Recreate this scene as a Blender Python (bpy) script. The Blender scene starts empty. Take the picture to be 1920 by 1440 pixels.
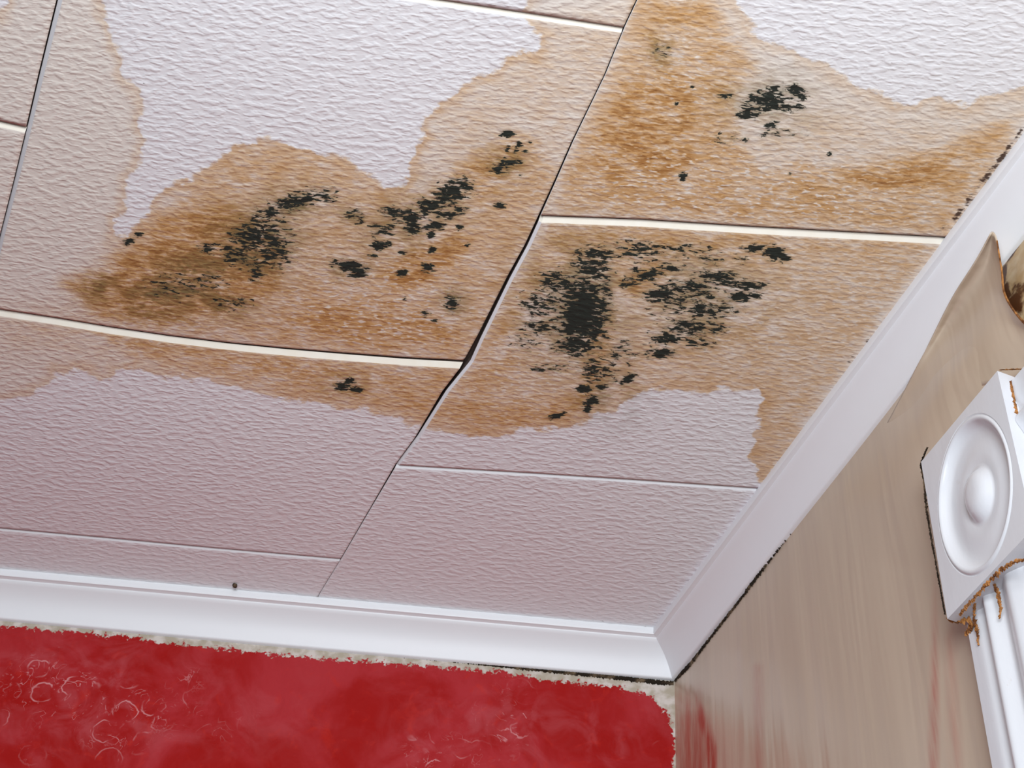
import bpy, bmesh, math, random
import numpy as np
from mathutils import Vector, Matrix

random.seed(4); rng = np.random.default_rng(4)
C = bpy.context.scene.collection
SC = bpy.context.scene

# ------------------------------------------------------------------ camera
F = 3100.0                                   # focal length in pixels of a 1920 px wide frame
CAM_Z, H = 1.0, 2.5                          # lens height and ceiling height
_s = .09
AX = np.array([1, _s, 0.]); AX /= np.linalg.norm(AX)            # room axes seen from the lens (right, down, forward)
_d = F * F / 3330
AU = np.array([_s * _d, -_d, F]); AU /= np.linalg.norm(AU)
AY = np.cross(AU, AX)
cam_d = bpy.data.cameras.new('camera'); cam = bpy.data.objects.new('camera', cam_d); C.objects.link(cam)
cam_d.sensor_width = 36; cam_d.lens = F / 1920 * 36; cam_d.clip_start = .01
M3 = np.array([[AX[0], -AX[1], -AX[2]], [AY[0], -AY[1], -AY[2]], [AU[0], -AU[1], -AU[2]]])
mw = Matrix.Identity(4)
for i in range(3):
    for j in range(3): mw[i][j] = M3[i][j]
mw.translation = (0, 0, CAM_Z)
cam.matrix_world = mw
SC.camera = cam

# ------------------------------------------------------------------ light
SC.view_settings.view_transform = 'Standard'; SC.view_settings.look = 'None'
SC.view_settings.gamma = 1; SC.view_settings.exposure = -0.09; SC.view_settings.use_curve_mapping = False
w = bpy.data.worlds.new('world'); SC.world = w; w.use_nodes = True
w.node_tree.nodes['Background'].inputs[0].default_value = (.80, .86, 1.0, 1)
w.node_tree.nodes['Background'].inputs[1].default_value = .08
def area(name, loc, target, sx, sy, power, col):
    l = bpy.data.lights.new(name, 'AREA'); l.shape = 'RECTANGLE'; l.size = sx; l.size_y = sy; l.energy = power; l.color = col
    o = bpy.data.objects.new(name, l); C.objects.link(o); o.location = loc
    o.rotation_euler = (Vector(target) - Vector(loc)).to_track_quat('-Z', 'Y').to_euler(); return o
area('window_daylight', (-.04, -.62, 1.55), (-.10, .95, 2.5), 1.0, 1.0, 56, (.88, .945, 1.0))

# ------------------------------------------------------------------ points read off the photograph, on their real planes
def ray(px, py):
    c = np.array([px - 960, py - 720, F]); return np.array([c @ AX, c @ AY, c @ AU])
def ceil_pt(px, py, z=H):
    r = ray(px, py); return r[:2] * (z - CAM_Z) / r[2]
A_R = math.radians(108.0)
DR = np.array([math.cos(A_R), math.sin(A_R)])            # along the beige wall, away from the camera
NR = np.array([DR[1], -DR[0]])                           # into the beige wall
C_R = .8429                                              # beige wall plane: p . NR = C_R
Y_W = 1.901                                              # red wall plane
def W(s, z, o=0.0):                                      # beige wall: distance along, height, distance off the wall
    p = NR * (C_R - o) + DR * s; return (p[0], p[1], z)
def w_px(px, py, o=0.0):
    r = ray(px, py); t = (C_R - o) / (r[:2] @ NR); q = r * t; return float(q[:2] @ DR), float(q[2] + CAM_Z)
def W_px(px, py, o=0.0):
    s, z = w_px(px, py, o); return W(s, z, o)
def red_px(px, py, o=0.0):
    r = ray(px, py); t = (Y_W - o) / r[1]; return (r[0] * t, Y_W - o, r[2] * t + CAM_Z)
S_COR = (Y_W - C_R * NR[1]) / DR[1]                      # where the two walls meet, along the beige wall
def to_px(P):
    q = P - np.array([0, 0, CAM_Z]); c = q[:, :1] * AX + q[:, 1:2] * AY + q[:, 2:3] * AU
    return np.stack([960 + F * c[:, 0] / c[:, 2], 720 + F * c[:, 1] / c[:, 2]], 1)

def sdf(Q, poly):                                        # signed distance, positive inside
    poly = np.array(poly, float); n = len(poly); d = np.full(len(Q), 1e9); ins = np.zeros(len(Q), bool)
    for i in range(n):
        a, b = poly[i], poly[(i + 1) % n]; e = b - a; v = Q - a
        t = np.clip((v @ e) / max(e @ e, 1e-9), 0, 1); d = np.minimum(d, np.hypot(*(v - t[:, None] * e).T))
        c = (a[1] > Q[:, 1]) != (b[1] > Q[:, 1])
        if abs(e[1]) > 1e-9: ins ^= c & (Q[:, 0] < a[0] + (Q[:, 1] - a[1]) * e[0] / e[1])
    return np.where(ins, d, -d)
def soft(x, wd): 
    t = np.clip(x / wd * .5 + .5, 0, 1); return t * t * (3 - 2 * t)
def blobs(Q, L):
    m = np.zeros(len(Q))
    for b in L:
        x, y, rx, ry, a = b[:5]; th = math.radians(b[5]) if len(b) > 5 else 0
        dx, dy = Q[:, 0] - x, Q[:, 1] - y
        k = np.where((abs(dx) < 3 * max(rx, ry)) & (abs(dy) < 3 * max(rx, ry)))[0]
        u = (dx[k] * math.cos(th) + dy[k] * math.sin(th)) / rx; v = (-dx[k] * math.sin(th) + dy[k] * math.cos(th)) / ry
        m[k] = np.maximum(m[k], a * np.exp(-(u * u + v * v) * .8))
    return m

# ------------------------------------------------------------------ object helpers
def prop(o, label=None, cat=None, group=None, kind=None):
    if label: o['label'] = label
    if cat: o['category'] = cat
    if group: o['group'] = group
    if kind: o['kind'] = kind
    return o
def mesh_obj(name, verts, faces, mats, parent=None, smooth=True, midx=None):
    me = bpy.data.meshes.new(name); me.from_pydata([tuple(map(float, v)) for v in verts], [], faces)
    for m in (mats if isinstance(mats, (list, tuple)) else [mats]): me.materials.append(m)
    if midx is not None: me.polygons.foreach_set('material_index', np.array(midx, dtype=np.int32))
    me.polygons.foreach_set('use_smooth', [smooth] * len(me.polygons)); me.update()
    o = bpy.data.objects.new(name, me); C.objects.link(o)
    if parent: o.parent = parent
    return o
def attr(o, name, vals):
    a = o.data.attributes.new(name, 'FLOAT', 'POINT'); a.data.foreach_set('value', np.asarray(vals, dtype=np.float32))
def grid_faces(nu, nv, flip=False):
    f = []
    for j in range(nv - 1):
        for i in range(nu - 1):
            a = j * nu + i; q = (a, a + 1, a + nu + 1, a + nu); f.append(q[::-1] if flip else q)
    return f
def recalc(o):
    bm = bmesh.new(); bm.from_mesh(o.data); bmesh.ops.recalc_face_normals(bm, faces=bm.faces); bm.to_mesh(o.data); bm.free()
def bevel(o, wd, seg=2):
    m = o.modifiers.new('bevel', 'BEVEL'); m.width = wd; m.segments = seg; m.limit_method = 'ANGLE'; m.angle_limit = math.radians(40)

# ------------------------------------------------------------------ material helpers
class NT:
    def __init__(s, name, rough=.5, spec=.5):
        s.m = bpy.data.materials.new(name); s.m.use_nodes = True; s.t = s.m.node_tree
        s.b = s.t.nodes['Principled BSDF']; s.b.inputs['Roughness'].default_value = rough; s.b.inputs['Specular IOR Level'].default_value = spec
        s.co = s.n('ShaderNodeTexCoord').outputs['Object']
    def n(s, k, **kw):
        x = s.t.nodes.new(k)
        for a, v in kw.items(): setattr(x, a, v)
        return x
    def put(s, sock, v):
        if isinstance(v, bpy.types.NodeSocket): s.t.links.new(v, sock)
        elif isinstance(v, (tuple, list)) and len(v) == 3 and sock.type == 'RGBA': sock.default_value = (*v, 1)
        else: sock.default_value = v
    def math(s, op, a, b=0.0, c=0.0, clamp=False):
        x = s.n('ShaderNodeMath', operation=op, use_clamp=clamp); s.put(x.inputs[0], a); s.put(x.inputs[1], b)
        if op in ('MULTIPLY_ADD',): s.put(x.inputs[2], c)
        return x.outputs[0]
    def noise(s, scale=(1, 1, 1), detail=3, rough=.5, dist=0.0, rot=0.0, off=(0, 0, 0)):
        mp = s.n('ShaderNodeMapping'); mp.inputs['Scale'].default_value = scale; mp.inputs['Rotation'].default_value = (0, 0, rot); mp.inputs['Location'].default_value = off
        s.t.links.new(s.co, mp.inputs['Vector']); x = s.n('ShaderNodeTexNoise'); x.inputs['Scale'].default_value = 1
        x.inputs['Detail'].default_value = detail; x.inputs['Roughness'].default_value = rough; x.inputs['Distortion'].default_value = dist
        s.t.links.new(mp.outputs[0], x.inputs['Vector']); return x.outputs['Fac']
    def step(s, v, lo, hi):
        x = s.n('ShaderNodeMapRange', interpolation_type='SMOOTHSTEP'); s.put(x.inputs['Value'], v)
        x.inputs['From Min'].default_value = lo; x.inputs['From Max'].default_value = hi; return x.outputs[0]
    def mix(s, f, a, b):
        x = s.n('ShaderNodeMix', data_type='RGBA'); s.put(x.inputs['Factor'], f); s.put(x.inputs[6], a); s.put(x.inputs[7], b); return x.outputs[2]
    def at(s, name):
        return s.n('ShaderNodeAttribute', attribute_name=name).outputs['Fac']
    def bump(s, h, strength, dist, base=None):
        x = s.n('ShaderNodeBump'); x.inputs['Strength'].default_value = strength; x.inputs['Distance'].default_value = dist
        s.put(x.inputs['Height'], h)
        if base: s.t.links.new(base, x.inputs['Normal'])
        return x.outputs[0]
    def color(s, v): s.put(s.b.inputs['Base Color'], v)
    def normal(s, v): s.t.links.new(v, s.b.inputs['Normal'])

WHITE = (.80, .79, .81)
# stained embossed ceiling panel
p = NT('embossed_panel', .42, .5)
emb = p.noise((80, 165, 40), 1.6, .45, .2, rot=.04)
ridge = p.step(emb, .38, .72)
fine = p.noise((110, 270, 60), 1.5, .5, rot=.03, off=(3, 1, 0))
edge = p.noise((28, 40, 20), 5, .62)
wash = p.step(p.math('ADD', p.at('stain'), p.math('MULTIPLY', p.math('SUBTRACT', edge, .5), .055)), -.002, .0045)
rim = p.math('MULTIPLY', wash, p.math('SUBTRACT', 1.0, p.step(p.math('ADD', p.at('stain'), p.math('MULTIPLY', p.math('SUBTRACT', edge, .5), .05)), .004, .024)))
mott = p.noise((24, 34, 20), 6, .68, .5, off=(5, 7, 0))
streak = p.noise((40, 190, 40), 4, .65, .4, off=(1, 4, 0))
rr = p.math('MULTIPLY', p.at('rust'), p.math('ADD', .05, p.math('MULTIPLY', p.math('ADD', p.step(mott, .30, .70), p.step(streak, .3, .72)), .72)))
rr = p.math('ADD', rr, p.math('MULTIPLY', rim, .16), clamp=True)
peak = p.step(fine, .54, .66)
rr = p.math('MULTIPLY', rr, p.math('SUBTRACT', 1.0, p.math('MULTIPLY', p.math('MULTIPLY', peak, p.math('ADD', .25, p.at('worn'), clamp=True)), .85)), clamp=True)
col = p.mix(wash, WHITE, (.75, .69, .635))
rmp = p.n('ShaderNodeValToRGB'); p.put(rmp.inputs[0], rr)
els = rmp.color_ramp.elements; els[0].position = 0; els[0].color = (.75, .69, .63, 1); els[1].position = 1; els[1].color = (.40, .19, .06, 1)
e = els.new(.30); e.color = (.66, .475, .315, 1); e = els.new(.65); e.color = (.56, .325, .14, 1)
col = p.mix(wash, col, rmp.outputs[0])
gr = p.math('MULTIPLY', p.at('green'), p.step(p.math('ADD', mott, p.math('MULTIPLY', streak, .5)), .58, .92), clamp=True)
col = p.mix(gr, col, (.145, .135, .06))
mn = p.math('ADD', p.math('MULTIPLY', p.noise((88, 200, 60), 4, .6, .6, off=(9, 2, 0)), .72), p.math('MULTIPLY', p.noise((150, 560, 90), 2, .5, off=(2, 8, 0)), .28))
mn = p.math('MULTIPLY_ADD', mn, 1.5, -.25)
ma = p.at('mold'); mv = p.math('ADD', p.math('MULTIPLY', ma, .62), mn)
mold = p.math('MULTIPLY', p.step(mv, .70, .78), p.step(ma, .03, .14))
halo = p.math('MULTIPLY', p.math('MULTIPLY', p.step(mv, .48, .78), p.step(ma, .03, .3)), .45)
col = p.mix(halo, col, (.17, .15, .08))
col = p.mix(mold, col, (.012, .016, .011))
grime = p.step(p.math('ADD', p.math('MULTIPLY', p.at('grime'), .6), mn), .72, .95)
col = p.mix(grime, col, (.07, .035, .02))
p.color(col)
p.put(p.b.inputs['Roughness'], p.math('ADD', .38, p.math('MULTIPLY', mold, .5)))
p.normal(p.bump(fine, .22, .0012, p.bump(ridge, .36, .0020)))
M_PANEL = p.m

p = NT('raw_panel_edge', .6, .3)
p.color(p.mix(p.noise((60, 60, 60), 4), (.78, .70, .58), (.86, .82, .74))); M_EDGE = p.m
p = NT('void_gap_shade', .9, .1)
p.color(p.mix(p.noise((8, 8, 8), 4), (.06, .045, .038), (.14, .10, .08))); M_VOID_SHADE = p.m  # dark backing; on the panel sides it paints in the shade of the gaps

# white gloss paint of the coves and casing
p = NT('white_gloss_paint', .45, .4)
dirt = p.step(p.noise((14, 14, 14), 6, .7), .60, .80)
p.color(p.mix(p.math('MULTIPLY', dirt, .12), (.80, .80, .82), (.60, .55, .50)))
p.normal(p.bump(p.noise((30, 30, 30), 3), .12, .002)); M_PAINT = p.m
p = NT('aged_casing_paint', .22, .5)
ch = p.step(p.noise((38, 38, 22), 6, .7), .66, .72)
p.color(p.mix(p.math('MULTIPLY', ch, .25), (.65, .65, .68), (.48, .40, .32)))
p.normal(p.bump(p.noise((45, 45, 12), 4, .6), .25, .002)); M_CASE = p.m
p = NT('rust_brown_crack', .8, .2)
p.color(p.mix(p.step(p.noise((110, 110, 110), 4), .35, .65), (.13, .045, .014), (.46, .20, .06)))
p.normal(p.bump(p.noise((300, 300, 300), 3), .8, .003)); M_RUST = p.m
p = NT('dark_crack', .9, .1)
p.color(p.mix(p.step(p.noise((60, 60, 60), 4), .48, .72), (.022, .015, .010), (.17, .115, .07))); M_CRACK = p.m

# red wall: dabbed gloss paint over cream plaster
p = NT('dabbed_red_paint', .5, .12)
rag = p.math('ADD', p.noise((70, 70, 70), 5, .7), p.math('MULTIPLY', p.noise((240, 240, 240), 2), .35))
redm = p.step(p.math('ADD', p.at('edge'), p.math('MULTIPLY', p.math('SUBTRACT', rag, .68), .03)), -.0015, .0015)
tone = p.noise((7, 7, 7), 5, .6, .8)
dab = p.noise((24, 24, 24), 2, .5, 2.0, off=(4, 4, 4))
red = p.mix(p.step(tone, .36, .64), (.33, .006, .005), (.40, .026, .032))
red = p.mix(p.math('MULTIPLY', p.step(p.noise((26, 26, 26), 4, .6, 1.5, off=(8, 1, 3)), .56, .74), .45), red, (.50, .022, .012))
vor = p.n('ShaderNodeTexVoronoi'); vor.inputs['Scale'].default_value = 22; vor.inputs['Randomness'].default_value = 1; p.t.links.new(p.co, vor.inputs['Vector'])
ring = p.step(p.math('ABSOLUTE', p.math('SUBTRACT', p.math('ADD', vor.outputs['Distance'], p.math('MULTIPLY', dab, .25)), .50)), .035, .0)
ring = p.math('MULTIPLY', ring, p.step(p.noise((30, 30, 30), 2, .5, off=(6, 6, 1)), .46, .60))
vein = p.math('MAXIMUM', ring, p.math('MULTIPLY', p.step(p.math('ABSOLUTE', p.math('SUBTRACT', dab, .5)), .014, .0), p.step(p.noise((34, 34, 34), 2, .5, off=(3, 6, 7)), .5, .62)))
patch = p.step(p.math('MULTIPLY', p.noise((8, 8, 8), 3, .5, 0, off=(2, 2, 9)), p.math('ADD', .55, p.at('swirl'))), .44, .62)
scr = p.math('MULTIPLY', p.step(p.noise((60, 60, 60), 4, .6, 2.5, off=(1, 9, 2)), .60, .76), .55)
cloud = p.math('MULTIPLY', p.step(p.noise((17, 17, 17), 4, .6, 1.0, off=(5, 3, 3)), .42, .70), p.at('swirl'))
red = p.mix(p.math('MULTIPLY', cloud, .55, clamp=True), red, (.52, .13, .15))
red = p.mix(p.math('MULTIPLY', p.math('MAXIMUM', p.math('MULTIPLY', vein, .75), scr), patch), red, (.66, .30, .31))
cream = p.mix(p.step(p.noise((50, 50, 50), 4), .4, .65), (.42, .36, .28), (.62, .55, .50))
p.color(p.mix(redm, cream, red))
p.normal(p.bump(p.math('ADD', dab, p.math('MULTIPLY', redm, .3)), .3, .004)); M_RED = p.m

# beige gloss wall
def beige(name, cav):
    p = NT(name, .27, .5)
    wav = p.noise((16, 16, 1.3), 3, .5, .3)
    col = p.mix(p.step(p.noise((9, 9, 1.2), 4, .6), .35, .7), (.51, .405, .305), (.57, .46, .355))
    if cav:
        sm = p.math('MULTIPLY', p.at('smear_streak'), p.math('ADD', .45, p.step(p.noise((70, 70, 8), 4, .6), .3, .65)), clamp=True)
        col = p.mix(sm, col, (.40, .085, .06))
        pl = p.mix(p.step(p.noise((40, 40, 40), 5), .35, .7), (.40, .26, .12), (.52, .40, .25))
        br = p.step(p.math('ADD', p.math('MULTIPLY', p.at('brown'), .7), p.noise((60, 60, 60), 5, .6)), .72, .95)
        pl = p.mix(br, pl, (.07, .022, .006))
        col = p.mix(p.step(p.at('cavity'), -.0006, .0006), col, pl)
    p.color(col); p.normal(p.bump(p.noise((50, 50, 50), 3), .06, .002, p.bump(wav, .35, .012)))
    return p.m
M_BEIGE = beige('beige_gloss_paint', True)
M_FLAP = beige('beige_gloss_skin', False)
p = NT('floor_boards', .5, .4); p.color(p.mix(p.noise((3, 40, 3), 4), (.30, .32, .36), (.38, .40, .44))); M_FLOOR = p.m

# ------------------------------------------------------------------ ceiling seams on the ceiling plane
def curve(px, axis):                                     # x as a function of y (axis 1) or y as a function of x (axis 0)
    q = np.array([ceil_pt(*a) for a in px]); k = q[:, axis]; v = q[:, 1 - axis]; o = np.argsort(k); k, v = k[o], v[o]
    def f(t):
        t = np.asarray(t, float); r = np.interp(t, k, v)
        if axis == 1: g0 = g1 = DR[0] / DR[1]
        else: g0 = (v[1] - v[0]) / (k[1] - k[0]) * .4; g1 = (v[-1] - v[-2]) / (k[-1] - k[-2]) * .4
        return r + np.where(t < k[0], (t - k[0]) * g0, 0) + np.where(t > k[-1], (t - k[-1]) * g1, 0)
    return f
x_mid = curve([(1193, 3), (1170, 52), (1133, 143), (1073, 267), (1037, 350), (1013, 403), (986, 462), (953, 523), (920, 590), (877, 677), (833, 733), (780, 820), (743, 870), (640, 1047), (600, 1112)], 1)
x_left = curve([(107, 0), (73, 140), (50, 240), (26, 340), (0, 443)], 1)
y_A = curve([(-60, 572), (0, 583), (110, 600), (210, 617), (317, 633), (430, 647), (540, 658), (633, 666), (760, 676), (867, 682)], 0)
y_B = curve([(1018, 407), (1200, 414), (1400, 427), (1600, 438), (1760, 447)], 0)
y_C = curve([(-60, 984), (0, 990), (200, 1008), (400, 1027), (633, 1047)], 0)
y_D = curve([(750, 872), (1000, 887), (1200, 900), (1417, 915)], 0)
y_G = curve([(700, -18), (847, 3), (1000, 26), (1170, 52)], 0)
y_H = curve([(-60, 216), (0, 229), (48, 240)], 0)
y_H2 = lambda x: np.asarray(x) * 0 + Y_END
K = lambda v: (lambda x: np.asarray(x) * 0 + v)
x_right = lambda y: (C_R - .018 - np.asarray(y) * NR[1]) / NR[0]
x_far = lambda y: x_left(y) - 1.35
Y_END = 1.885

STAIN_CLEAN = [
 [(185, -90), (185, 0), (200, 25), (215, 60), (230, 110), (235, 140), (262, 170), (272, 195), (265, 230), (268, 265), (262, 300), (240, 350), (235, 400), (212, 440), (240, 440), (265, 410), (290, 372), (330, 342), (375, 315), (420, 293), (440, 268), (500, 262), (560, 272), (620, 283), (650, 297), (690, 320), (720, 347), (745, 344), (778, 320), (770, 285), (790, 250), (783, 227), (807, 200), (847, 187), (887, 140), (923, 130), (960, 103), (1007, 92), (1022, 73), (993, 50), (967, 30), (990, 0), (940, -90)],
 [(1330, -200), (1373, 0), (1393, 30), (1423, 63), (1457, 80), (1493, 90), (1510, 113), (1557, 130), (1590, 147), (1613, 163), (1640, 170), (1673, 187), (1710, 197), (1727, 187), (1760, 180), (1773, 197), (1820, 197), (1853, 180), (1920, 163), (2100, 120), (2100, -200)],
 [(-400, 800), (-60, 775), (20, 752), (77, 730), (110, 700), (157, 697), (187, 710), (233, 697), (280, 697), (333, 708), (400, 717), (460, 730), (500, 745), (580, 752), (640, 767), (683, 770), (733, 780), (765, 797), (807, 802), (850, 812), (907, 820), (960, 810), (1033, 802), (1093, 788), (1150, 770), (1170, 750), (1240, 728), (1280, 735), (1337, 730), (1420, 732), (1427, 763), (1420, 797), (1413, 817), (1403, 847), (1411, 878), (1425, 899), (1450, 885), (1500, 830), (1500, 960), (1300, 1300), (-400, 1300)],
 [(-40, -40), (14, -20), (16, 10), (2, 26), (-40, 30)]]
RUST = [  # polygon, strength, softness in px
 ([(120, 535), (235, 470), (245, 430), (330, 372), (400, 310), (450, 268), (560, 275), (640, 300), (715, 350), (790, 350), (890, 275), (955, 232), (1015, 260), (1050, 330), (990, 470), (905, 640), (868, 682), (600, 662), (330, 632), (200, 610), (150, 565)], .40, 26),
 ([(330, 300), (700, 300), (800, 200), (1000, 60), (1180, 0), (1330, 0), (1450, 150), (1700, 220), (1960, 190), (1700, 640), (1440, 880), (1250, 720), (900, 830), (300, 690), (0, 660), (0, 590), (130, 560)], .17, 60),
 ([(130, 532), (180, 515), (250, 465), (300, 410), (420, 372), (480, 400), (545, 470), (525, 545), (440, 600), (300, 615), (190, 592)], .92, 40),
 ([(690, 515), (760, 470), (850, 430), (900, 440), (860, 505), (800, 545), (740, 550)], .85, 36),
 ([(520, 560), (700, 545), (880, 600), (865, 675), (640, 660), (520, 640)], .66, 45),
 ([(840, 330), (960, 250), (1000, 300), (900, 400)], .75, 40),
 ([(1195, -30), (1325, -30), (1360, 50), (1420, 130), (1375, 180), (1390, 265), (1425, 325), (1500, 300), (1600, 330), (1700, 300), (1800, 262), (1890, 225), (1900, 260), (1775, 440), (1400, 420), (1035, 395), (1090, 250), (1160, 110)], .52, 30),
 ([(1160, 150), (1290, 110), (1330, 200), (1310, 320), (1240, 380), (1090, 340), (1110, 240)], .78, 45),
 ([(1560, 320), (1700, 300), (1800, 275), (1800, 330), (1740, 370), (1600, 360)], .82, 30),
 ([(1030, 412), (1300, 425), (1765, 450), (1700, 520), (1560, 475), (1430, 510), (1250, 500), (1170, 540), (1100, 500), (1010, 560), (960, 640), (900, 690), (870, 700)], .50, 30),
 ([(870, 690), (1020, 420), (1760, 450), (1600, 640), (1430, 880), (1400, 735), (1240, 730), (1000, 810), (820, 790)], .30, 30),
 ([(1180, 500), (1240, 480), (1260, 520), (1190, 560), (1140, 540)], .8, 30),
 ([(1090, 640), (1160, 560), (1150, 700), (1110, 760), (1060, 790), (1080, 720)], .65, 30),
 ([(1300, 590), (1440, 590), (1470, 640), (1300, 680), (1180, 720)], .42, 34),
 ([(800, 780), (860, 720), (960, 740), (1090, 720), (1130, 760), (1030, 800), (900, 815)], .55, 34),
 ([(1400, 850), (1480, 720), (1600, 590), (1700, 470), (1760, 450), (1620, 640), (1430, 900)], .38, 40),
 ([(870, 690), (960, 640), (1010, 700), (900, 760), (820, 770)], .45, 30),
 ([(150, 608), (330, 636), (633, 672), (868, 690), (800, 790), (720, 765), (560, 742), (420, 700), (250, 668)], .52, 26),
 ([(1080, 1165), (1225, 1183), (1225, 1195), (1080, 1180)], .5, 10)]
GREEN = [(480, 455, 80, 60, 1.0), (350, 530, 90, 55, .95, -20), (290, 560, 60, 40, .8), (560, 380, 70, 30, .8), (420, 570, 60, 30, .7), (780, 410, 110, 50, .6, -25), (850, 572, 25, 28, .9), (655, 500, 45, 25, .7), (1440, 190, 90, 50, .5), (1080, 570, 100, 110, .75), (1310, 560, 120, 80, .5), (1140, 740, 60, 50, .6), (945, 300, 40, 40, .5), (650, 722, 40, 22, .5), (660, 400, 40, 20, .6), (190, 540, 40, 30, .7), (1240, 95, 30, 30, .6)]
MOLD = [
 (480, 440, 62, 34, .52, -25), (445, 472, 40, 28, .45), (560, 374, 55, 15, .60, -18), (605, 364, 28, 14, .5), (505, 398, 42, 20, .5, -20), (515, 470, 34, 34, .52), (480, 510, 16, 20, .5), (390, 465, 26, 14, .36), (330, 535, 60, 30, .30), (395, 530, 40, 24, .32), (440, 570, 40, 18, .34), (240, 452, 14, 7, .52, -30), (262, 438, 12, 4, .5), (660, 400, 20, 10, .46), (675, 412, 8, 8, .5),
 (845, 362, 40, 21, .68, -25), (872, 350, 20, 12, .62), (808, 385, 26, 16, .66), (768, 405, 32, 15, .6), (775, 425, 18, 12, .7), (718, 428, 24, 14, .5), (735, 395, 24, 10, .5), (838, 402, 22, 10, .66), (860, 395, 16, 7, .6), (712, 460, 14, 9, .85), (755, 473, 9, 5, .7), (728, 455, 7, 5, .7), (810, 470, 7, 6, .9), (862, 426, 7, 5, .85), (808, 440, 8, 6, .85), (803, 425, 14, 6, .7), (820, 422, 16, 8, .7), (655, 499, 30, 11, .78, 12), (672, 512, 15, 8, .8), (755, 512, 10, 6, .95), (803, 503, 12, 10, .66), (936, 386, 10, 5, .95), (847, 570, 12, 16, .58), (798, 590, 10, 6, .5), (815, 603, 8, 4, .55, 30), (878, 460, 4, 4, .7), (758, 562, 4, 4, .6), (700, 480, 8, 5, .6),
 (952, 250, 13, 6, .8), (973, 270, 7, 7, .8), (952, 278, 5, 5, .8), (966, 284, 5, 4, .8), (946, 296, 6, 4, .75), (963, 305, 18, 8, .66), (938, 316, 18, 12, .62), (985, 285, 8, 3, .6), (994, 266, 3, 3, .6), (978, 330, 5, 4, .5),
 (1440, 188, 42, 22, .64, -15), (1490, 170, 16, 14, .72), (1502, 183, 10, 7, .75), (1418, 182, 16, 10, .66), (1460, 203, 42, 7, .66), (1402, 215, 24, 7, .66), (1360, 180, 14, 4, .62), (1455, 162, 9, 4, .6), (1447, 234, 11, 8, .62), (1398, 262, 5, 6, .7), (1280, 331, 7, 8, .85), (1268, 195, 4, 4, .8), (1556, 290, 4, 4, .85), (1298, 162, 4, 3, .7), (1240, 98, 24, 16, .32), (1460, 250, 50, 8, .38), (1365, 260, 26, 12, .34), (1480, 328, 5, 4, .5),
 (1092, 590, 42, 62, .80), (1110, 500, 36, 26, .60), (1045, 528, 32, 22, .56), (1015, 570, 42, 26, .48), (1020, 612, 46, 16, .48), (1082, 645, 46, 22, .60), (1120, 475, 46, 16, .50), (1200, 470, 60, 22, .42), (1110, 692, 26, 26, .5), (1135, 560, 14, 60, .5), (985, 640, 30, 16, .34), (1030, 690, 40, 10, .36), (1095, 728, 13, 7, .9), (1128, 724, 10, 5, .85), (1152, 712, 8, 4, .5), (1180, 706, 12, 7, .72, -20), (1166, 716, 6, 4, .7), (1110, 750, 12, 9, .85, -20), (1102, 764, 10, 7, .7), (1040, 780, 14, 5, .75, -10), (1055, 774, 6, 5, .7), (1125, 690, 30, 14, .5), (1160, 660, 40, 26, .34), (1090, 540, 50, 18, .55),
 (1212, 515, 30, 13, .64), (1180, 530, 20, 9, .55), (1240, 552, 34, 14, .66), (1290, 540, 50, 18, .56), (1345, 520, 40, 16, .58), (1400, 535, 32, 11, .64), (1390, 555, 26, 9, .66), (1415, 553, 10, 5, .8), (1330, 580, 50, 16, .54), (1290, 612, 45, 16, .56), (1250, 632, 32, 13, .66), (1240, 660, 30, 9, .62), (1312, 640, 30, 14, .46), (1345, 615, 20, 14, .46), (1262, 500, 42, 10, .46), (1330, 485, 30, 14, .38), (1290, 560, 80, 50, .36),
 (1452, 475, 24, 12, .84, 15), (1418, 465, 26, 9, .62), (1390, 485, 16, 9, .45), (1470, 483, 12, 6, .8), (1265, 470, 90, 16, .34),
 (640, 724, 15, 7, .85), (655, 714, 12, 5, .75), (668, 730, 11, 5, .95), (600, 632, 5, 5, .0)]
GRIME = [(1890, 278, 14, 5, 1.0, -53), (1878, 297, 24, 5, 1.0, -53), (1850, 332, 30, 7, .8, -53), (1820, 372, 26, 7, .7, -53), (1795, 405, 14, 6, .9, -53), (1910, 252, 20, 4, .7, -53), (1770, 430, 20, 6, .5, -40),
 (1625, 640, 8, 3, .7, -53), (1600, 668, 30, 4, .35, -53), (1205, 1178, 20, 4, .7), (1100, 1165, 60, 4, .3)]
WORN = [(720, 580, 170, 90, 1.0), (1350, 350, 320, 80, .9), (1560, 380, 200, 60, .8), (1280, 150, 80, 80, .7), (960, 700, 120, 80, .6), (1420, 620, 120, 80, .5), (1620, 560, 120, 120, .5), (300, 620, 100, 30, .6), (560, 700, 200, 30, .5)]

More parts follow.
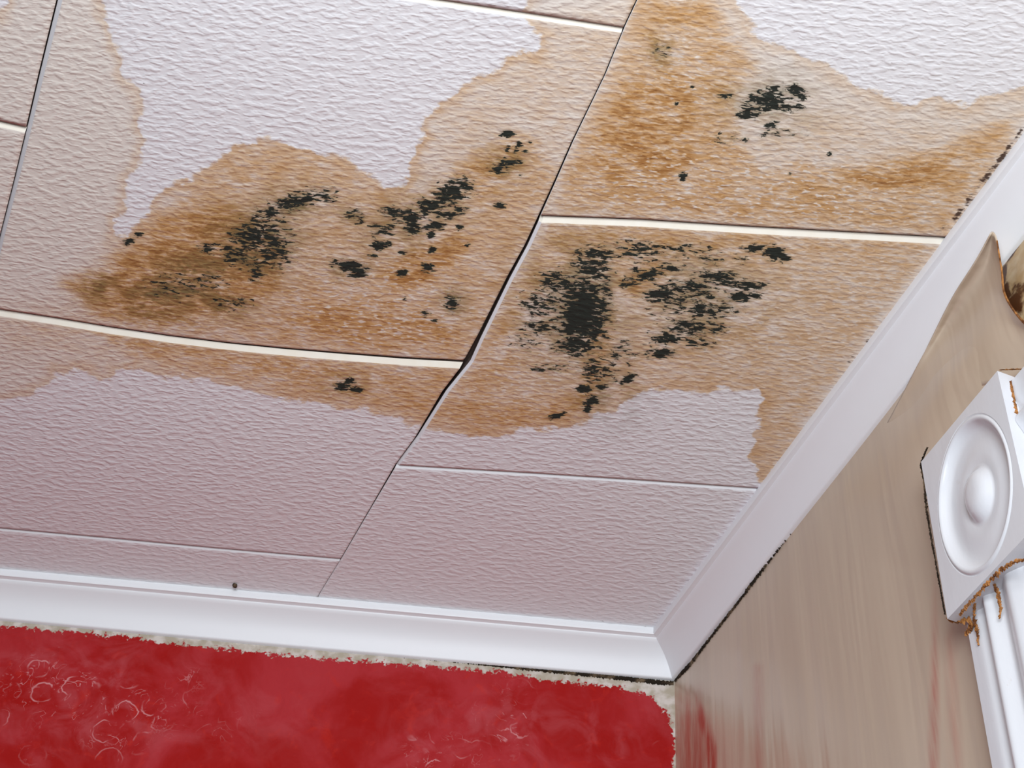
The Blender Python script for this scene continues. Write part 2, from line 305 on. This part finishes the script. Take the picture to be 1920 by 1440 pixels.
def gap(y):                                              # half width of the long seam, metres
    return np.interp(y, [.8, 1.0, 1.1, 1.2, 1.33, 1.375, 1.43, 1.52, 1.65, 1.8], [.0008, .0009, .0011, .0014, .0020, .0034, .0026, .0013, .0006, .0004])
def panel(name, label, xl, xr, y0, y1, gl=.001, gr=.001, g0=.001, g1=.001, ch0=.008, chl=.003, res=.003, sag=.002, tilt=(0, 0, 0, 0), e0=1, el=3):
    """one embossed panel: grid face looking down, a chamfer on its near and left edges, sides up into the void, coloured dark as gap shade"""
    def solve(u, v):
        x = np.zeros_like(u); y = v * 0 + 1.2
        for _ in range(14):
            y = (1 - v) * y0(x) + v * y1(x); x = (1 - u) * xl(y) + u * xr(y)
        return x, y
    xx, yy = solve(np.array([0., 1, 0, 1]), np.array([0., 0, 1, 1]))
    w_, h_ = abs(xx[1] - xx[0]), abs(yy[2] - yy[0])
    nu, nv = max(8, int(w_ / res)), max(8, int(h_ / res))
    def g(n, first, ln, a, b):                            # spacing: gap edge, chamfer foot, regular grid, far edge
        return np.concatenate([[a / ln], np.linspace((a + first) / ln, 1 - b / ln, n)])
    us = g(nu, chl, w_, 0, 0); vs = g(nv, ch0, h_, 0, 0)
    Uu, Vv = np.meshgrid(us, vs); shp = Uu.shape; x, y = solve(Uu.ravel(), Vv.ravel())
    GL = gl(y) if callable(gl) else gl; GR = gr(y) if callable(gr) else gr
    u, v = Uu.ravel(), Vv.ravel()
    x = x + GL * (1 - u) - GR * u; y = y + g0 * (1 - v) - g1 * v
    z = H - sag * np.sin(np.pi * np.clip(u, 0, 1)) * np.sin(np.pi * v) - (tilt[0] * (1 - u) * (1 - v) + tilt[1] * u * (1 - v) + tilt[2] * (1 - u) * v + tilt[3] * u * v)
    iu = np.tile(np.arange(shp[1]), shp[0]); iv = np.repeat(np.arange(shp[0]), shp[1])
    z = z + np.where(iv == 0, ch0 * .62, 0) + np.where(iu == 0, chl * .7, 0)
    V = np.stack([x, y, z], 1); n0 = len(V); nu1, nv1 = shp[1], shp[0]
    faces = grid_faces(nu1, nv1, True); mi = []
    for j in range(nv1 - 1):
        for i in range(nu1 - 1): mi.append(e0 if j == 0 else el if i == 0 else 0)
    ring = [i for i in range(nu1)] + [j * nu1 + nu1 - 1 for j in range(1, nv1)] + [(nv1 - 1) * nu1 + i for i in range(nu1 - 2, -1, -1)] + [j * nu1 for j in range(nv1 - 2, 0, -1)]
    top = V[ring].copy(); top[:, 2] = H + .014
    V = np.vstack([V, top]); R = len(ring)
    for k in range(R):
        faces.append((ring[k], ring[(k + 1) % R], n0 + (k + 1) % R, n0 + k)); mi.append(2)
    faces.append(tuple(n0 + k for k in range(R))); mi.append(2)
    o = mesh_obj(name, V, faces, [M_PANEL, M_EDGE, M_VOID_SHADE, M_PAINT], midx=mi)
    o.data.polygons.foreach_set('use_smooth', [m == 0 for m in mi])
    Q = to_px(np.stack([V[:, 0], V[:, 1], np.full(len(V), H)], 1))
    scale = .0008
    clean = np.max([sdf(Q, pl) for pl in STAIN_CLEAN], 0); attr(o, 'stain', np.clip(-clean * scale, -.06, .06))
    r = np.zeros(len(V))
    for pl, a, sw in RUST: r = np.maximum(r, 1.16 * a * soft(sdf(Q, pl), sw))
    attr(o, 'rust', r); attr(o, 'mold', blobs(Q, MOLD)); attr(o, 'green', blobs(Q, GREEN)); attr(o, 'grime', blobs(Q, GRIME)); attr(o, 'worn', blobs(Q, WORN))
    prop(o, label, 'ceiling panel', 'embossed ceiling panels', 'thing')
    return o

# the void above the panels
def box(name, lo, hi, m, parent=None):
    x0, y0, z0 = lo; x1, y1, z1 = hi
    v = [(x0, y0, z0), (x1, y0, z0), (x1, y1, z0), (x0, y1, z0), (x0, y0, z1), (x1, y0, z1), (x1, y1, z1), (x0, y1, z1)]
    f = [(0, 3, 2, 1), (4, 5, 6, 7), (0, 1, 5, 4), (1, 2, 6, 5), (2, 3, 7, 6), (3, 0, 4, 7)]
    return mesh_obj(name, v, f, m, parent, smooth=False)
prop(box('ceiling', (-2.2, -.4, H + .0145), (1.6, 2.05, H + .06), M_VOID_SHADE), kind='structure')
prop(box('floor', (-2.2, -1.6, -.05), (1.6, 2.05, 0), M_FLOOR), kind='structure')

panel('ceiling_panel', 'stained ceiling panel with a large white patch, rust-brown lower half and black mold specks', x_left, x_mid, y_G, y_A, gl=.0003, gr=gap, g0=.0006, g1=.0022, ch0=.0058, chl=.0050, res=.0026, sag=.004, tilt=(0, 0, -.001, -.004))
panel('ceiling_panel', 'ceiling panel with a brown stained upper band and white lower part, two black mold dots', x_left, x_mid, y_A, y_C, gl=.0003, gr=gap, g0=.0014, g1=.0005, ch0=.0072, chl=.004, res=.003)
panel('ceiling_panel', 'narrow unstained ceiling panel strip along the white cove on the red wall', x_left, x_mid, y_C, K(Y_END), gl=.001, gr=gap, g0=.0004, ch0=.0052, chl=.001, res=.004, sag=0, e0=3)
panel('ceiling_panel', 'brown stained ceiling panel sliver above the seam at the top centre of the photo', x_left, x_mid, K(-.3), y_G, gl=.0003, gr=gap, g1=.0006, ch0=.003, chl=.004, res=.004)
panel('ceiling_panel', 'brown stained ceiling panel with one black mold cluster and a white upper right corner', x_mid, x_right, K(-.3), y_B, gl=gap, g1=.0020, g0=.001, ch0=.004, chl=.0004, res=.0026, sag=.003, tilt=(0, 0, -.001, -.001))
panel('ceiling_panel', 'ceiling panel with the largest black mold patches, beside the white cove on the beige wall', x_mid, x_right, y_B, y_D, gl=gap, g0=.0012, g1=.0004, ch0=.0068, chl=.0038, res=.0026, sag=.002)
panel('ceiling_panel', 'clean unstained ceiling panel in the corner between the red and beige walls', x_mid, x_right, y_D, K(Y_END), gl=gap, g0=.0003, ch0=.0052, chl=.0006, res=.004, sag=0, e0=3)
panel('ceiling_panel', 'pale tan ceiling panel in the upper left photo corner above the short seam', x_far, x_left, K(-.3), y_H, g1=.0020, gr=.0003, ch0=.003, chl=.002, res=.005)
panel('ceiling_panel', 'pale tan ceiling panel at the left photo edge below the short dark seam', x_far, x_left, y_H, y_H2, g0=.0010, gr=.0009, ch0=.0062, chl=.002, res=.006, sag=0)

def bulge(Q):                                            # loose skin swells off the beige wall above the casing
    L = [(1960, 560), (1880, 640), (1800, 735), (1745, 830), (1705, 940), (1690, 1060)]; d = np.full(len(Q), 1e9); T = np.zeros(len(Q))
    for k in range(len(L) - 1):
        a, b = np.array(L[k], float), np.array(L[k + 1], float); e = b - a; v = Q - a; t = np.clip(v @ e / (e @ e), 0, 1)
        q = np.hypot(*(v - t[:, None] * e).T); m = q < d; d[m] = q[m]; T[m] = (k + t[m]) / (len(L) - 1)
    return .0125 * np.exp(-(d / 62) ** 2) * np.clip((1 - T) * 1.6, 0, 1)

# ------------------------------------------------------------------ walls
def wall_grid(name, fn, us, vs, m, flip):
    V = [fn(u, v) for v in vs for u in us]
    return mesh_obj(name, V, grid_faces(len(us), len(vs), flip), m)
xs = np.concatenate([[-2.2, -1.5], np.linspace(-.95, S_COR * DR[0] + C_R * NR[0], 330)])
zs = np.concatenate([[0, 1.2, 1.9], np.linspace(2.2, H + .03, 90)])
wr = wall_grid('wall_red', lambda x, z: (x, Y_W, z), xs, zs, M_RED, False)
V = np.array([v.co for v in wr.data.vertices]); Q = to_px(V)
RED = [(-6000, 700), (0, 1174), (200, 1190), (400, 1214), (533, 1228), (667, 1240), (800, 1248), (933, 1260), (1040, 1276), (1167, 1289), (1222, 1306), (1254, 1338), (1264, 1400), (1262, 1480), (1230, 3000), (-6000, 3000)]
d = sdf(Q, RED) * .0007; d[V[:, 2] < 2.1] = .03
attr(wr, 'edge', np.clip(d, -.03, .03))
attr(wr, 'swirl', blobs(Q, [(150, 1310, 230, 110, .7), (420, 1350, 160, 80, .35), (950, 1360, 200, 90, .5), (860, 1400, 120, 80, .5), (1130, 1390, 120, 90, .45), (1090, 1360, 60, 40, .5)]))
prop(wr, 'wall painted in dabbed glossy red with a ragged top edge below the cove', kind='structure')

ss = np.concatenate([[-1.1, .2, .6], np.linspace(.82, S_COR, 330)])
zs = np.concatenate([[0, 1.0, 1.6], np.linspace(1.85, H + .03, 170)])
wb = wall_grid('wall_right', lambda s, z: W(s, z), ss, zs, M_BEIGE, True)
V = np.array([v.co for v in wb.data.vertices]); Q = to_px(V)
for v_, b_ in zip(wb.data.vertices, bulge(Q)): v_.co += Vector((-NR[0], -NR[1], 0)) * float(b_)
sm = np.maximum.reduce([.62 * soft(sdf(Q, [(1268, 1305), (1300, 1308), (1318, 1350), (1335, 1395), (1350, 1460), (1345, 1700), (1250, 1700), (1258, 1440)]), 44),
    .8 * soft(sdf(Q, [(1303, 1300), (1322, 1330), (1345, 1400), (1356, 1700), (1340, 1700), (1320, 1400), (1306, 1350)]), 10),
    .40 * soft(sdf(Q, [(1417, 1250), (1426, 1250), (1428, 1700), (1408, 1700)]), 14),  # from here on, thin vertical red streaks away from the corner
    .62 * soft(sdf(Q, [(1752, 1070), (1757, 1070), (1757, 1700), (1735, 1700)]), 10) * np.clip((Q[:, 1] - 1030) / 250, 0, 1),
    .30 * soft(sdf(Q, [(1785, 1180), (1815, 1700), (1795, 1700), (1775, 1200)]), 16)])
sm[(V[:, 2] < 1.87)] = 0
attr(wb, 'smear_streak', sm)
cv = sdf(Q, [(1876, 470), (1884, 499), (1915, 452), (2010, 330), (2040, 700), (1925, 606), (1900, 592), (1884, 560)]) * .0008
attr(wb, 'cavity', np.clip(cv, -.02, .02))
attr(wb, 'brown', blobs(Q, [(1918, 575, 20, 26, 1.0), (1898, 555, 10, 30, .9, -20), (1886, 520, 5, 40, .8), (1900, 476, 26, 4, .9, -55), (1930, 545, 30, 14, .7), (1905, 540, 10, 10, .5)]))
prop(wb, 'glossy beige wall with red paint smears near the corner', kind='structure')

# ------------------------------------------------------------------ coves: one profile, mitred in the corner
PROF = [(.0500, .0000), (.0503, -.0098), (.0490, -.0118), (.0452, -.0120), (.0428, -.0128), (.0420, -.0145)]
for k in range(1, 11):
    t = k / 10; b = .0052 * math.sin(math.pi * t)        # shallow hollow between the two fillets
    PROF.append((.0420 - .0352 * t - b * .75, -.0145 - .0372 * t + b * .65))
PROF += [(.0062, -.0530), (.0045, -.0540), (.0000, -.0540), (.0000, .0)]
def corner(o):                                           # where lines at distance o from both walls meet
    y = Y_W - o; return ((C_R - o - y * NR[1]) / NR[0], y)
def sweep(name, fn, ts, m, flip):
    V = []; n = len(PROF)
    for t in ts: V += [fn(t, o, H + z + .0006) for o, z in PROF]
    f = []
    for j in range(len(ts) - 1):
        for i in range(n):
            k = (i + 1) % n; f.append((j * n + i, j * n + k, (j + 1) * n + k, (j + 1) * n + i))
    f.append(tuple(range(n))); f.append(tuple(range((len(ts) - 1) * n, len(ts) * n)))
    o = mesh_obj(name, V, f, m); recalc(o)
    e = o.modifiers.new('split', 'EDGE_SPLIT'); e.split_angle = math.radians(38)
    return o
def red_line(t, o, z):
    c = corner(o); x = -2.1 * (1 - t) + (c[0] - .0002) * t; k = H + (z - H) * (1 + .045 * math.sin(math.pi * min(1, max(0, (x + .75) / (c[0] + .75))))); return (x, Y_W - o, k)
def right_line(t, o, z):
    c = corner(o); e = NR * (C_R - o) + DR * (-.6); return (e[0] * (1 - t) + c[0] * t, e[1] * (1 - t) + c[1] * t, z)
t1 = prop(sweep('trim_1', red_line, np.linspace(0, 1, 40), M_PAINT, False), 'white cove moulding along the top of the red wall', kind='structure')
t2 = prop(sweep('trim_2', right_line, np.linspace(0, 1, 40), M_PAINT, True), 'white cove moulding along the top of the beige wall', kind='structure')

def ribbon(name, path, m, parent=None, thick=.0015, amp=.35, step=.0011):
    """crumbly raised strip along a list of (3-D point, half width, outward dir, side dir)"""
    P = []
    for (a, wa, na, sa), (b, wb_, nb, sb) in zip(path, path[1:]):
        a, b = Vector(a), Vector(b); n = max(2, int((b - a).length / step))
        for k in range(n):
            t = k / n; P.append((a.lerp(b, t), wa + (wb_ - wa) * t, Vector(na), Vector(sa)))
    P.append((Vector(path[-1][0]), path[-1][1], Vector(path[-1][2]), Vector(path[-1][3])))
    V = []; ph = random.random() * 9
    for k, (c, hw, nn, sd) in enumerate(P):
        q = 1 + amp * (math.sin(k * .9 + ph) * .5 + random.uniform(-1, 1)); j = random.uniform(-1, 1) * hw * amp
        a = hw * max(.15, q); h = thick * random.uniform(.5, 1.3)
        for sgn, hh in ((-1, -.0006), (-.55, h), (.55, h * random.uniform(.6, 1.2)), (1, -.0006)):
            V.append(c + sd * (a * sgn + j) + nn * hh)
    f = []
    for k in range(len(P) - 1):
        for i in range(3): a = k * 4 + i; f.append((a, a + 1, a + 5, a + 4))
        a = k * 4; f.append((a + 3, a, a + 4, a + 7))
    f += [(0, 1, 2, 3), tuple(len(V) - 4 + i for i in (3, 2, 1, 0))]
    o = mesh_obj(name, V, f, m, parent, smooth=False); recalc(o); return o
UP = (0, 0, 1); N_R = (-NR[0], -NR[1], 0); N_B = (0, -1, 0); S_R = (DR[0], DR[1], 0)
def rpt(px, py, hw, o=.001): return (W_px(px, py, o), hw, N_R, UP)
def bpt(px, py, hw, o=.001): return (red_px(px, py, o), hw, N_B, UP)
ribbon('crack_shade_strip', [bpt(-60, 1156, .0011), bpt(300, 1189, .0013), bpt(633, 1219, .0018), bpt(875, 1241, .0026), bpt(1000, 1254, .0034), bpt(1150, 1269, .0040), bpt(1235, 1279, .0040), bpt(1263, 1281, .0036)], M_CRACK, t1, .001, .25)['label'] = 'dark strip painted as the shadow gap under the cove'  # dark strip stands in for the shade in the gap below the cove
ribbon('crack_shade_strip', [rpt(1262, 1277, .004), rpt(1290, 1250, .0036), rpt(1340, 1185, .0026), rpt(1400, 1108, .0022)], M_CRACK, t2, .001, .4)
ribbon('crack_shade_strip', [rpt(1400, 1106, .003), rpt(1440, 1052, .004), rpt(1470, 1012, .0036), rpt(1500, 972, .0016)], M_CRACK, t2, .0018, .55)
ribbon('crack_shade_strip', [rpt(1560, 892, .0008), rpt(1578, 868, .0042), rpt(1605, 832, .0040), rpt(1625, 806, .0022), rpt(1660, 760, .0014), rpt(1692, 715, .0030), rpt(1705, 694, .0008)], M_CRACK, t2, .0018, .5)

# ------------------------------------------------------------------ loose paint skin curling away from the beige wall
G = [[(1662, 800, -.002), (1690, 792, -.002), (1760, 762, -.002), (1850, 722, -.002), (1990, 700, -.002)],
     [(1704, 720, .0045), (1735, 702, .002), (1800, 660, .001), (1880, 640, .002), (1990, 650, .003)],
     [(1744, 638, .014), (1770, 620, .006), (1820, 590, .0035), (1875, 588, .006), (1925, 606, .009)],
     [(1785, 557, .0235), (1806, 552, .014), (1838, 540, .008), (1866, 540, .010), (1888, 556, .014)],
     [(1828, 489, .031), (1842, 488, .022), (1856, 487, .016), (1870, 488, .017), (1880, 506, .020)],
     [(1857, 436, .036), (1860, 434, .033), (1863, 435, .031), (1867, 440, .030), (1871, 452, .029)]]
GP = np.array([[W_px(q[0], q[1], q[2] + float(bulge(np.array([[q[0], q[1]]], float))[0]) * .9) for q in r] for r in G])
def cr(Pts, n):                                          # Catmull-Rom through the rows
    out = []; m = len(Pts); g = lambda i: Pts[i] if 0 <= i < m else (2 * Pts[0] - Pts[1] if i < 0 else 2 * Pts[-1] - Pts[-2])
    for i in range(m - 1):
        for k in range(n):
            t = k / n; a, b, c, d_ = g(i - 1), g(i), g(i + 1), g(i + 2)
            out.append(.5 * (2 * b + (c - a) * t + (2 * a - 5 * b + 4 * c - d_) * t * t + (3 * b - a - 3 * c + d_) * t ** 3))
    out.append(Pts[-1]); return np.array(out)
g1 = cr(GP, 8); g2 = cr(np.swapaxes(g1, 0, 1), 8); g2 = np.swapaxes(g2, 0, 1)
nv, nu = g2.shape[:2]
fl = mesh_obj('peeling_paint_skin', g2.reshape(-1, 3), grid_faces(nu, nv, True), [M_FLAP, M_RUST], midx=[1 if (k % (nu - 1)) == nu - 2 and k // (nu - 1) > 13 else 0 for k in range((nu - 1) * (nv - 1))])
sd = fl.modifiers.new('thickness', 'SOLIDIFY'); sd.thickness = .0016; sd.offset = -1
prop(fl, 'curled beige paint skin peeling off the wall over the cove, with a brown torn edge', 'peeling paint')

# ------------------------------------------------------------------ door casing on the beige wall
BF = .040                                                # block face off the wall
b_tl, b_tr, b_bl = w_px(1728, 864, BF), w_px(1870, 696, BF), w_px(1775, 1162, BF)
s1, s0 = (b_tl[0] + b_bl[0]) / 2, b_tr[0]; z1 = (b_tl[1] + b_tr[1]) / 2; z0 = b_bl[1]
print('block', s0, s1, z0, z1)
cas = bpy.data.objects.new('door_casing', None); C.objects.link(cas); cas.location = W((s0 + s1) / 2, 0, 0)
prop(cas, 'white painted fluted door casing with a round rosette corner block on the beige wall', 'door casing', kind='thing')
def rebase(o):
    o.matrix_parent_inverse = Matrix.Translation(-cas.location); return o
# block with a turned bull's-eye face: polar grid of ellipse profile fitted into the rectangle
cs, cz = (s0 + s1) / 2 - .002, (z0 + z1) / 2 - .002; ra, rb = (s1 - s0) * .435, (z1 - z0) * .455
prof = [(0, .0045), (.08, .0044), (.16, .0036), (.23, .0016), (.29, -.0020), (.33, -.0058), (.36, -.0074), (.40, -.0070), (.46, -.0062), (.54, -.0064), (.62, -.0072), (.70, -.0080), (.77, -.0082), (.83, -.0070), (.88, -.0040), (.91, -.0004), (.93, .0014), (.955, .0016), (.975, .0004), (.985, -.0008), (1.0, .0004)]
NA = 96; V = [W(cs, cz, BF + prof[0][1])]; Fc = []
for r, h in prof[1:]:
    for k in range(NA):
        a = 2 * math.pi * k / NA; V.append(W(cs + ra * r * math.cos(a), cz + rb * r * math.sin(a), BF + h))
for k in range(NA): Fc.append((0, 1 + k, 1 + (k + 1) % NA))
for j in range(len(prof) - 2):
    for k in range(NA):
        a = 1 + j * NA; Fc.append((a + k, a + NA + k, a + NA + (k + 1) % NA, a + (k + 1) % NA))
last = 1 + (len(prof) - 2) * NA
disc_V, disc_F = list(V), list(Fc)
# plate: rectangle ring around the ellipse + sides
rect = []
for k in range(NA):
    a = 2 * math.pi * k / NA; c, s_ = math.cos(a), math.sin(a)
    hs, hz = (s1 - cs if c > 0 else cs - s0), (z1 - cz if s_ > 0 else cz - z0)
    t = min(hs / abs(ra * c) if abs(c) > 1e-6 else 9e9, hz / abs(rb * s_) if abs(s_) > 1e-6 else 9e9)
    rect.append([cs + ra * c * t, cz + rb * s_ * t])
rect = np.array(rect)
for cnr in ((s0, z0), (s0, z1), (s1, z0), (s1, z1)):
    rect[np.argmin(np.hypot(*(rect - np.array(cnr)).T))] = cnr
PV = []; PF = []
for k in range(NA):
    a = 2 * math.pi * k / NA; PV.append(W(cs + ra * math.cos(a), cz + rb * math.sin(a), BF + .0004))
for r in rect: PV.append(W(r[0], r[1], BF))
for r in rect: PV.append(W(r[0], r[1], .0))
for k in range(NA):
    k2 = (k + 1) % NA
    PF += [(k, NA + k, NA + k2, k2), (NA + k, 2 * NA + k, 2 * NA + k2, NA + k2)]
PF.append(tuple(2 * NA + k for k in range(NA)))
blk = rebase(mesh_obj('corner_block', PV, PF, M_CASE, cas, smooth=False)); recalc(blk)
ros = mesh_obj('rosette', disc_V, disc_F, M_CASE, blk); ros.matrix_parent_inverse = Matrix.Identity(4); recalc(ros)
ros['label'] = 'round turned rosette'
# side casing under the block: fluted profile swept downwards
c_l = w_px(1813, 1190, .022); c_l2 = w_px(1864, 1440, .022)
sA = (c_l[0] + c_l2[0]) / 2; print('casing left', c_l, c_l2)
def flute(u):                                            # u 0..1 across the casing, from its far (left) edge
    h = .022
    h -= .0032 * math.exp(-((u - .20) / .05) ** 2); h += .0058 * math.exp(-((u - .30) / .055) ** 2); h -= .0040 * math.exp(-((u - .43) / .05) ** 2)
    h += .0048 * math.exp(-((u - .58) / .07) ** 2); h -= .0040 * math.exp(-((u - .74) / .05) ** 2); h += .004 * math.exp(-((u - .88) / .06) ** 2)
    return h
us = np.linspace(0, 1, 90); sB = s0 + .012
sec = [(sA, 0)] + [(sA + (sB - sA) * u, flute(u)) for u in us] + [(sB, 0)]
V = []; zz = [z0 + .0004, 1.9, 1.5, .8, 0.0]
for z in zz: V += [W(s_, z, o) for s_, o in sec]
n = len(sec); f = []
for j in range(len(zz) - 1):
    for i in range(n): k = (i + 1) % n; f.append((j * n + i, j * n + k, (j + 1) * n + k, (j + 1) * n + i))
f += [tuple(range(n)), tuple((len(zz) - 1) * n + i for i in range(n))]
sc_ = rebase(mesh_obj('side_casing', V, f, M_CASE, cas)); recalc(sc_)
e = sc_.modifiers.new('split', 'EDGE_SPLIT'); e.split_angle = math.radians(50)
# head casing from the block towards the camera
hA, hB = z1 - .010, z0 + .014
sec = [(hA, 0)] + [(hA + (hB - hA) * u, flute(u) + .004) for u in us] + [(hB, 0)]
V = []
for s_ in (s0 - .0004, s0 - .5): V += [W(s_, z, o) for z, o in sec]
f = [(i, (i + 1) % n, n + (i + 1) % n, n + i) for i in range(n)] + [tuple(range(n)), tuple(n + i for i in range(n))]
hc = rebase(mesh_obj('head_casing', V, f, M_CASE, cas)); recalc(hc)
e = hc.modifiers.new('split', 'EDGE_SPLIT'); e.split_angle = math.radians(50)
# brown cracks at the joints
def cpt(px, py, o, hw, side=UP): return (W_px(px, py, o), hw, N_R, side)
TH = .62
def cpt(px, py, o, hw, side=UP): return (W_px(px, py, o), hw * TH, N_R, side)
crs = [[cpt(1800, 1152, BF + .0005, .0022), cpt(1815, 1135, BF, .0030), cpt(1840, 1106, BF, .0034), cpt(1862, 1083, BF, .0036), cpt(1880, 1066, BF, .0038), cpt(1900, 1054, BF, .0026), cpt(1935, 1046, BF, .0024)],
       [cpt(1862, 1092, .028, .0030, S_R), cpt(1870, 1110, .028, .0028, S_R), cpt(1877, 1140, .027, .0026, S_R), cpt(1874, 1160, .026, .001, S_R)],
       [cpt(1828, 1120, .030, .002, S_R), cpt(1826, 1160, .026, .003, S_R), cpt(1832, 1185, .024, .003, S_R), cpt(1835, 1210, .023, .0008, S_R)]]
for c_ in crs: rebase(ribbon('rust_crack', c_, M_RUST, cas, .0012, .7))
dk = [[cpt(1774, 1158, BF - .004, .0020), cpt(1782, 1165, BF - .008, .0024), cpt(1800, 1166, BF - .012, .0028), cpt(1818, 1160, BF - .014, .0060), cpt(1824, 1172, BF - .016, .0060), cpt(1812, 1186, BF - .018, .0050), cpt(1810, 1192, BF - .018, .002)],
      [cpt(1739, 840, BF, .0012, S_R), cpt(1731, 858, BF, .0022, S_R), cpt(1727, 872, BF - .002, .0022, S_R), cpt(1733, 905, BF - .002, .0016, S_R), cpt(1736, 945, BF - .002, .0024, S_R), cpt(1742, 985, BF - .002, .0012, S_R), cpt(1772, 1152, BF - .003, .0007, S_R)]]
for c_ in dk: rebase(ribbon('brown_crack', c_, M_CRACK if c_ is dk[1] else M_RUST, cas, .0012, .6))
def side_pt(px, py, hw):                                 # on the near side of the block
    r = ray(px, py); t = s0 / (r[:2] @ DR); q = r * t; return ((q[0] - DR[0] * .0004, q[1] - DR[1] * .0004, q[2] + CAM_Z), hw, (-DR[0], -DR[1], 0), N_R)
for c_ in ([side_pt(1924, 706, .0006), side_pt(1895, 716, .0016), side_pt(1899, 740, .0016), side_pt(1906, 775, .0016), side_pt(1925, 815, .0014)], [side_pt(1874, 694, .0006), side_pt(1930, 692, .0009)]):
    rebase(ribbon('rust_crack', c_, M_RUST, cas, .0010, .5))

# ------------------------------------------------------------------ speck on the cove's upper edge
bm = bmesh.new(); bmesh.ops.create_icosphere(bm, subdivisions=2, radius=.0036)
for v in bm.verts: v.co *= 1 + random.uniform(-.25, .25)
me = bpy.data.meshes.new('paint_flake'); bm.to_mesh(me); bm.free(); me.materials.append(M_CRACK)
fk = bpy.data.objects.new('paint_flake', me); C.objects.link(fk); q = ceil_pt(441, 1096); fk.location = (q[0], q[1], H - .002)
prop(fk, 'tiny dark flake stuck to the ceiling just above the cove on the red wall', 'flake')
